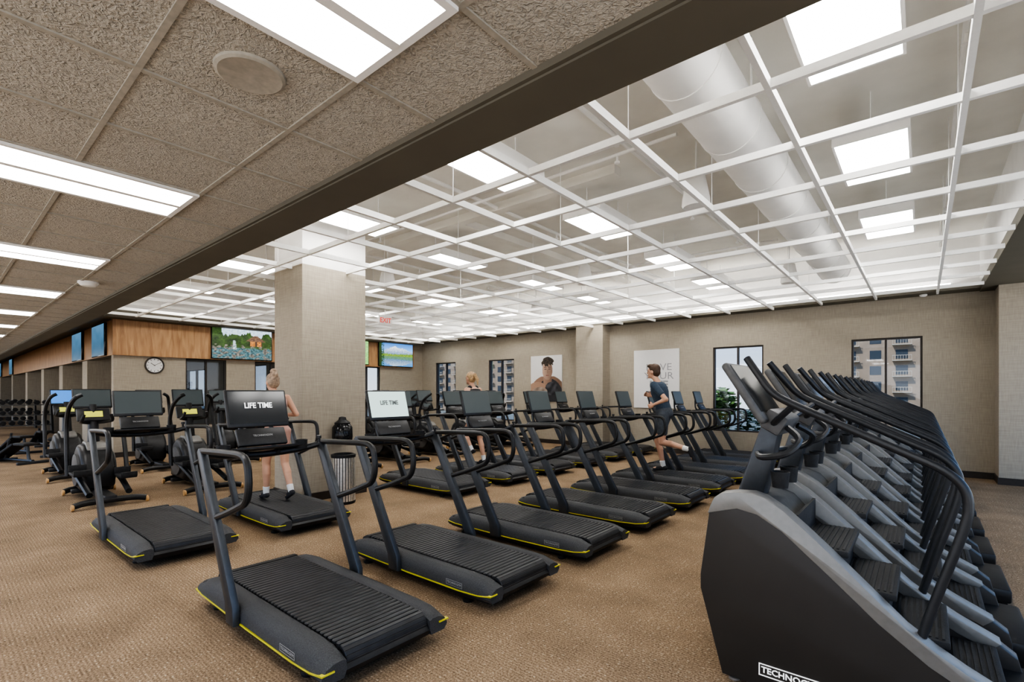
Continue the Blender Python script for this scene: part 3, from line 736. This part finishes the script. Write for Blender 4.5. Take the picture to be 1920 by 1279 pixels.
# ---------------------------------------------------------------- people
def finish(mb,name,mat,parent,vox=.009,sm=4,label=None):
    me=mb.mesh(name,mat,smooth=False)
    o=bpy.data.objects.new('tmp',me); COL.objects.link(o)
    r=o.modifiers.new('r','REMESH'); r.mode='VOXEL'; r.voxel_size=vox; r.use_smooth_shade=True
    s=o.modifiers.new('s','SMOOTH'); s.iterations=sm; s.factor=.5
    dg=bpy.context.evaluated_depsgraph_get(); dg.update()
    m2=bpy.data.meshes.new_from_object(o.evaluated_get(dg)); bpy.data.objects.remove(o)
    m2.name=name
    if not m2.materials: m2.materials.append(M[mat])
    return obj(name,m2,parent,label=label)
def person(loc,H,J,hair,hairmat,cloth,label,rz=0):
    k=H/1.8
    E=top('person',loc,label,'person',rot=(0,0,rz) if rz else None)
    W=lambda p: Vector((-p[0]*k,-p[1]*k,p[2]*k))
    J={a:W(b) for a,b in J.items()}
    fw=Vector((-1,0,0)); lf=Vector((0,-1,0)); up=Vector((0,0,1))
    wid=cloth.get('wid',1.0)
    def tors(mb,grow,t0=0,t1=1):
        pel=J['pelvis']; nk=J['neck']; ax=(nk-pel).normalized(); f=(fw-ax*fw.dot(ax)).normalized(); l=ax.cross(f)
        L=(nk-pel).length
        secs=[(-.14,.09,.12),(-.08,.11,.16),(.0,.115,.168),(.15,.10,.15),(.30,.092,.138),(.48,.105,.155),(.66,.118,.178),(.80,.11,.185),(.90,.09,.165),(.97,.06,.10),(1.02,.05,.06)]
        rg=[]
        for t,a,b in secs:
            if t<t0-1e-6 or t>t1+1e-6: continue
            c=pel+ax*L*t; a=(a+grow)*k; b=(b*wid+grow)*k
            rg.append([c+f*math.cos(2*math.pi*q/24)*a+l*math.sin(2*math.pi*q/24)*b for q in range(24)])
        mb.rings(rg)
    mb=MB(); tors(mb,0)
    hd=J['head']; nk=J['neck']
    mb.cap(nk,.056*k,hd+Vector((0,0,-.06))*k,.05*k)
    F=lambda f,l,z: hd+(fw*f+lf*l+up*z)*k
    mb.ell(F(-.005,0,.02),(.098*k,.076*k,.105*k)); mb.ell(F(.025,0,-.045),(.065*k,.056*k,.07*k))
    mb.cap(F(.088,0,.012),.010*k,F(.108,0,-.018),.014*k); mb.ell(F(.08,0,-.092),(.02*k,.024*k,.018*k))
    mb.ell(F(.088,0,-.052),(.012*k,.024*k,.012*k)); mb.cap(F(.086,-.035,.03),.010*k,F(.086,.035,.03),.010*k)
    for s in (-1,1): mb.ell(F(-.005,s*.077,-.005),(.02*k,.010*k,.032*k))
    for sd in ('L','R'):
        sh=J['sh'+sd];el=J['el'+sd];ha=J['ha'+sd];s=1 if sd=='L' else -1
        mb.cap(sh,.056*k,el,.038*k); mb.cap(el,.040*k,el.lerp(ha,.35),.037*k); mb.cap(el.lerp(ha,.3),.037*k,ha,.024*k)
        mb.cap(J['neck']+(J['pelvis']-J['neck']).normalized()*.05*k,.05*k,sh,.054*k)
        d=(ha-el).normalized()
        inn=-lf*s; inn=(inn-d*inn.dot(d)).normalized(); wd=d.cross(inn).normalized()
        pc=ha+d*.055*k
        rot=Matrix((d,wd,inn)).transposed().to_4x4()
        mb.ell(pc,(.052*k,.042*k,.018*k),rot=rot)
        for q,(o,ln) in enumerate(((-.032,.034),(-.011,.040),(.011,.037),(.031,.029))):
            a=pc+d*.038*k+wd*o*k; b=a+(d*.8+inn*.5)*ln*k; c=b+(inn*.95+d*.1)*ln*.8*k
            mb.cap(a,.0105*k,b,.0098*k,n=8); mb.cap(b,.0098*k,c,.0088*k,n=8)
        sg=1 if wd.z>=0 else -1
        a=pc-d*.02*k+wd*sg*.035*k; b=a+(d*.5+wd*sg*.6+inn*.4)*.04*k; c=b+(d*.8+inn*.5)*.028*k
        mb.cap(a,.013*k,b,.011*k,n=8); mb.cap(b,.011*k,c,.0095*k,n=8)
        hp=J['hip'+sd];kn=J['kn'+sd];an=J['an'+sd];to=J['to'+sd]
        mb.cap(hp,.092*k,kn,.056*k); cm=kn.lerp(an,.32)
        bk=(kn-an).cross(lf).normalized()
        if bk.dot(fw)>0: bk=-bk
        mb.cap(kn,.054*k,cm+bk*.012*k,.057*k); mb.cap(cm+bk*.010*k,.056*k,an,.033*k)
        mb.cap(an,.034*k,an+(to-an)*.3,.034*k); mb.cap(an,.033*k,to,.028*k)
    finish(mb,'body','skin',E,vox=.0085,sm=3)
    for s in (-1,1):
        obj('eye',MB().ell(F(.083,s*.032,.012),(.009*k,.013*k,.008*k),sub=2).mesh('eye','dark'),E)
    obj('mouth',MB().ell(F(.097,0,-.054),(.007*k,.022*k,.006*k),sub=2).mesh('mouth','lip'),E)
    mb=MB(); mb.ell(F(-.022,0,.048),(.098*k,.086*k,.092*k)); mb.ell(F(-.05,0,-.0),(.066*k,.080*k,.085*k))
    if hair=='short': mb.ell(F(.045,0,.10),(.06*k,.068*k,.035*k))
    if hair=='pony':
        mb.ell(F(-.115,0,.07),(.04*k,.035*k,.04*k)); mb.cap(F(-.13,0,.07),.035*k,F(-.19,0,-.02),.032*k); mb.cap(F(-.19,0,-.02),.032*k,F(-.20,0,-.12),.014*k)
    if hair=='bun': mb.ell(F(-.05,0,.155),(.05*k,.05*k,.045*k)); mb.ell(F(-.09,0,.11),(.04*k,.045*k,.04*k))
    finish(mb,'hair',hairmat,E,vox=.009,sm=3)
    mb=MB()
    if cloth['top']=='tee':
        tors(mb,.014,.0,.97)
        for sd in ('L','R'):
            sh=J['sh'+sd];el=J['el'+sd]; mb.cap(nk+(J['pelvis']-nk).normalized()*.06*k,.058*k,sh,.066*k); mb.cap(sh,.067*k,sh.lerp(el,.6),.057*k)
    else:
        tors(mb,.010,.30 if cloth['top']=='crop' else .0,.90)
        for sd in ('L','R'): mb.cap(J['sh'+sd].lerp(nk,.45)+Vector((0,0,-.05*k)),.055*k,J['sh'+sd].lerp(nk,.5)+Vector((0,0,.012*k)),.05*k)
    finish(mb,'shirt' if cloth['top']=='tee' else 'tank_top',cloth['topmat'],E,vox=.009,sm=3)
    mb=MB(); tors(mb,.016,-.14,.15)
    ln=cloth.get('short',.6)
    for sd in ('L','R'): mb.cap(J['hip'+sd],.106*k,J['hip'+sd].lerp(J['kn'+sd],ln),.085*k if cloth['top']=='tee' else .076*k)
    finish(mb,'shorts',cloth['botmat'],E,vox=.009,sm=3)
    for sd in ('L','R'):
        an=J['an'+sd];to=J['to'+sd]; d=(to-an).normalized(); kn=J['kn'+sd]; sh_d=(an-kn).normalized()
        mb=MB(); heel=an+sh_d*.035*k-d*.03*k
        mb.cap(heel,.036*k,to+sh_d*.006*k,.032*k); mb.cap(an+sh_d*.01*k,.042*k,an.lerp(to,.6),.036*k)
        finish(mb,'shoe',cloth['shoe'],E,vox=.009,sm=2)
        obj('sock',MB().cap(an-sh_d*.075*k,.046*k,an,.040*k).mesh('sock','whcloth'),E)
    return E
runner={'pelvis':(-.02,0,.97),'neck':(.10,0,1.49),'head':(.17,0,1.655),
 'shL':(.08,.185,1.43),'elL':(-.15,.25,1.20),'haL':(.06,.22,1.12),'shR':(.11,-.185,1.43),'elR':(.05,-.25,1.17),'haR':(.27,-.17,1.25),
 'hipL':(-.03,.09,.93),'knL':(-.02,.10,.50),'anL':(-.46,.10,.42),'toL':(-.53,.10,.27),
 'hipR':(.0,-.09,.93),'knR':(.14,-.09,.50),'anR':(.03,-.08,.085),'toR':(.19,-.08,.035)}
person((-3.40,8.07,.227),1.87,runner,'short','brownhair',dict(top='tee',topmat='navy',botmat='greycloth',short=.6,shoe='dkcloth'),'person running in a navy t-shirt, slate shorts and white socks')
run2=dict(runner); run2.update({'knL':(.24,.10,.58),'anL':(.02,.10,.28),'toL':(.15,.10,.20),'hipR':(-.02,-.09,.93),'knR':(.0,-.09,.49),'anR':(-.12,-.08,.085),'toR':(.03,-.08,.035)})
person((-6.46,6.66,.227),1.77,run2,'pony','blond',dict(top='tank',topmat='dkcloth',botmat='dkcloth',short=.35,shoe='dkcloth',wid=.88),'person running in a black tank top with a blond ponytail')
walk={'pelvis':(0,0,.96),'neck':(.08,0,1.47),'head':(.14,0,1.63),
 'shL':(.07,.175,1.41),'elL':(-.06,.27,1.18),'haL':(.16,.22,1.08),'shR':(.07,-.175,1.41),'elR':(-.0,-.28,1.18),'haR':(.24,-.24,1.16),
 'hipL':(0,.09,.93),'knL':(.10,.10,.50),'anL':(.10,.10,.085),'toL':(.25,.10,.035),
 'hipR':(-.02,-.09,.93),'knR':(-.05,-.09,.50),'anR':(-.24,-.09,.13),'toR':(-.12,-.09,.04)}
person((-6.34,2.87,.227),1.65,walk,'bun','greyhair',dict(top='crop',topmat='pink',botmat='pink',short=.4,shoe='dkcloth',wid=.88),'person walking in pink sports top and shorts, hair in a bun')

# ---------------------------------------------------------------- outdoors
struct('ground_outside',MB().box(-260,80,12.8,200,-5.2,-5),'asphalt')
def building(x0,w,y,h,mat,label):
    E=top('apartment_building',(x0,y,-5),label,'building')
    obj('body',MB().box(0,w,0,10,0,h).mesh('body',mat,False),E)
    obj('parapet',MB().box(-.3,w+.3,-.3,10.3,h,h+.6).mesh('parapet','facadew',False),E)
    fl=int(h/3); nb=int(w/4)
    wm=MB().box(0,1.8,-.05,0,0,1.7).mesh('pane','fwin',False); bm_=MB().box(-.3,2.6,-1.1,0,-.15,0)
    bm_.box(-.3,2.6,-1.12,-1.06,.85,.95)
    for q in range(8): bm_.box(-.28+q*.4,-.22+q*.4,-1.11,-1.07,0,.85)
    bmsh=bm_.mesh('balcony','facadew',False)
    cnt=0
    for f in range(fl):
        for q in range(nb):
            if cnt>=95: break
            obj('pane',wm,E,(q*4+1,0,f*3+.9)); cnt+=1
            if q%2==0: obj('balcony',bmsh,E,(q*4+.8,0,f*3+.6))
building(-13,24,118,18,'facade','tan apartment building with cream balconies')
building(-150,58,118,18,'facade','tan apartment building with balconies')
E=top('utility_pole',(-30,8.6,-5),'tall thin street pole with cross arm','pole')
obj('pole',MB().cyl((0,0,0),.12,10.5,n=10).mesh('pole','base'),E); obj('cross_arm',MB().box(-.06,.06,-1.2,1.2,9.3,9.45).mesh('cross_arm','base'),E)
def tree(loc,h,s):
    E=top('tree',loc,'leafy green tree outside the windows','tree','trees outside')
    mb=MB()
    for i in range(420):
        v=Vector((random.gauss(0,1),random.gauss(0,1),random.gauss(0,1))).normalized()*random.random()**.4*s
        m=Matrix.Translation((v.x,v.y,h+v.z*.8))@Matrix.Rotation(random.random()*6,4,'Z')@Matrix.Rotation(random.random()*2-1,4,'X')
        mb.box(-.16*s,.16*s,-.08*s,.08*s,-.005,.005,mtx=m)
    obj('foliage',mb.mesh('foliage','leaf',False),E)
    obj('trunk',MB().tube([(0,0,0),(.1,0,h*.5),(0,0,h)],[.18,.08],n=8).mesh('trunk','bark'),E)
for (x,y,h,s) in ((-14.5,46,5.6,1.9),(-17.5,52,5.2,2.2),(-11.5,60,6.0,2.3),(-7.5,55,4.6,2.0)): tree((x,y,-5),h,s)
def shrub(loc,mat,s):
    E=top('shrub',loc,'leafy garden shrub outside the window','shrub')
    mb=MB()
    for i in range(260):
        a=random.random()*6.28; r=random.random()**.5*.4*s; z=random.random()*.75*s
        m=Matrix.Translation((math.cos(a)*r,math.sin(a)*r,z+.1))@Matrix.Rotation(random.random()*6,4,'Z')@Matrix.Rotation(random.random()*2-1,4,'X')
        mb.box(-.05,.05,-.02,.02,-.002,.002,mtx=m)
    obj('foliage',mb.mesh('foliage',mat,False),E); obj('stem',MB().tube([(0,0,-.1),(0,0,.5*s)],.02,n=6).mesh('stem','base'),E)
struct('ground_planter',MB().box(-16,3,12.72,14.5,-5,.35),'asphalt')
for i,x in enumerate((-4.9,-4.2,-3.5,-2.8,-5.6)): shrub((x,13.5+.1*i,.45),'leafy' if i%2 else 'leaf',.8)

# ---------------------------------------------------------------- world, camera
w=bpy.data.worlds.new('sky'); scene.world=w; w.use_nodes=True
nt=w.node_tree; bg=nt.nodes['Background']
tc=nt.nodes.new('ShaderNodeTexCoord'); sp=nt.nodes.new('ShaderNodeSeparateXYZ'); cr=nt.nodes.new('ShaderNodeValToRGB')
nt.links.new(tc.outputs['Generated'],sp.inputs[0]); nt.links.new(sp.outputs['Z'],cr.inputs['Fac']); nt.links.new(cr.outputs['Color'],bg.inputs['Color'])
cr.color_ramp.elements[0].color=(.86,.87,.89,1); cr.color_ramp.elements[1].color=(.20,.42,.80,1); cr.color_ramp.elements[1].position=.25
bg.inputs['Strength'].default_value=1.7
sl=bpy.data.lights.new('sun','SUN'); sl.energy=5; sl.angle=.02; sl.color=(1,.95,.88)
so=bpy.data.objects.new('sun',sl); COL.objects.link(so); so.rotation_euler=(R(42),0,R(-25))
cam=bpy.data.cameras.new('camera'); co=bpy.data.objects.new('camera',cam); COL.objects.link(co)
co.location=(0,0,1.6); co.rotation_euler=(R(90),0,R(40)); cam.sensor_width=36; cam.lens=919/1920*36; cam.shift_y=95.5/1920; cam.clip_start=.05; cam.clip_end=500
scene.camera=co
scene.view_settings.view_transform='AgX'
try: scene.view_settings.look='AgX - High Contrast'
except Exception as e: print(e)
scene.view_settings.exposure=0.75
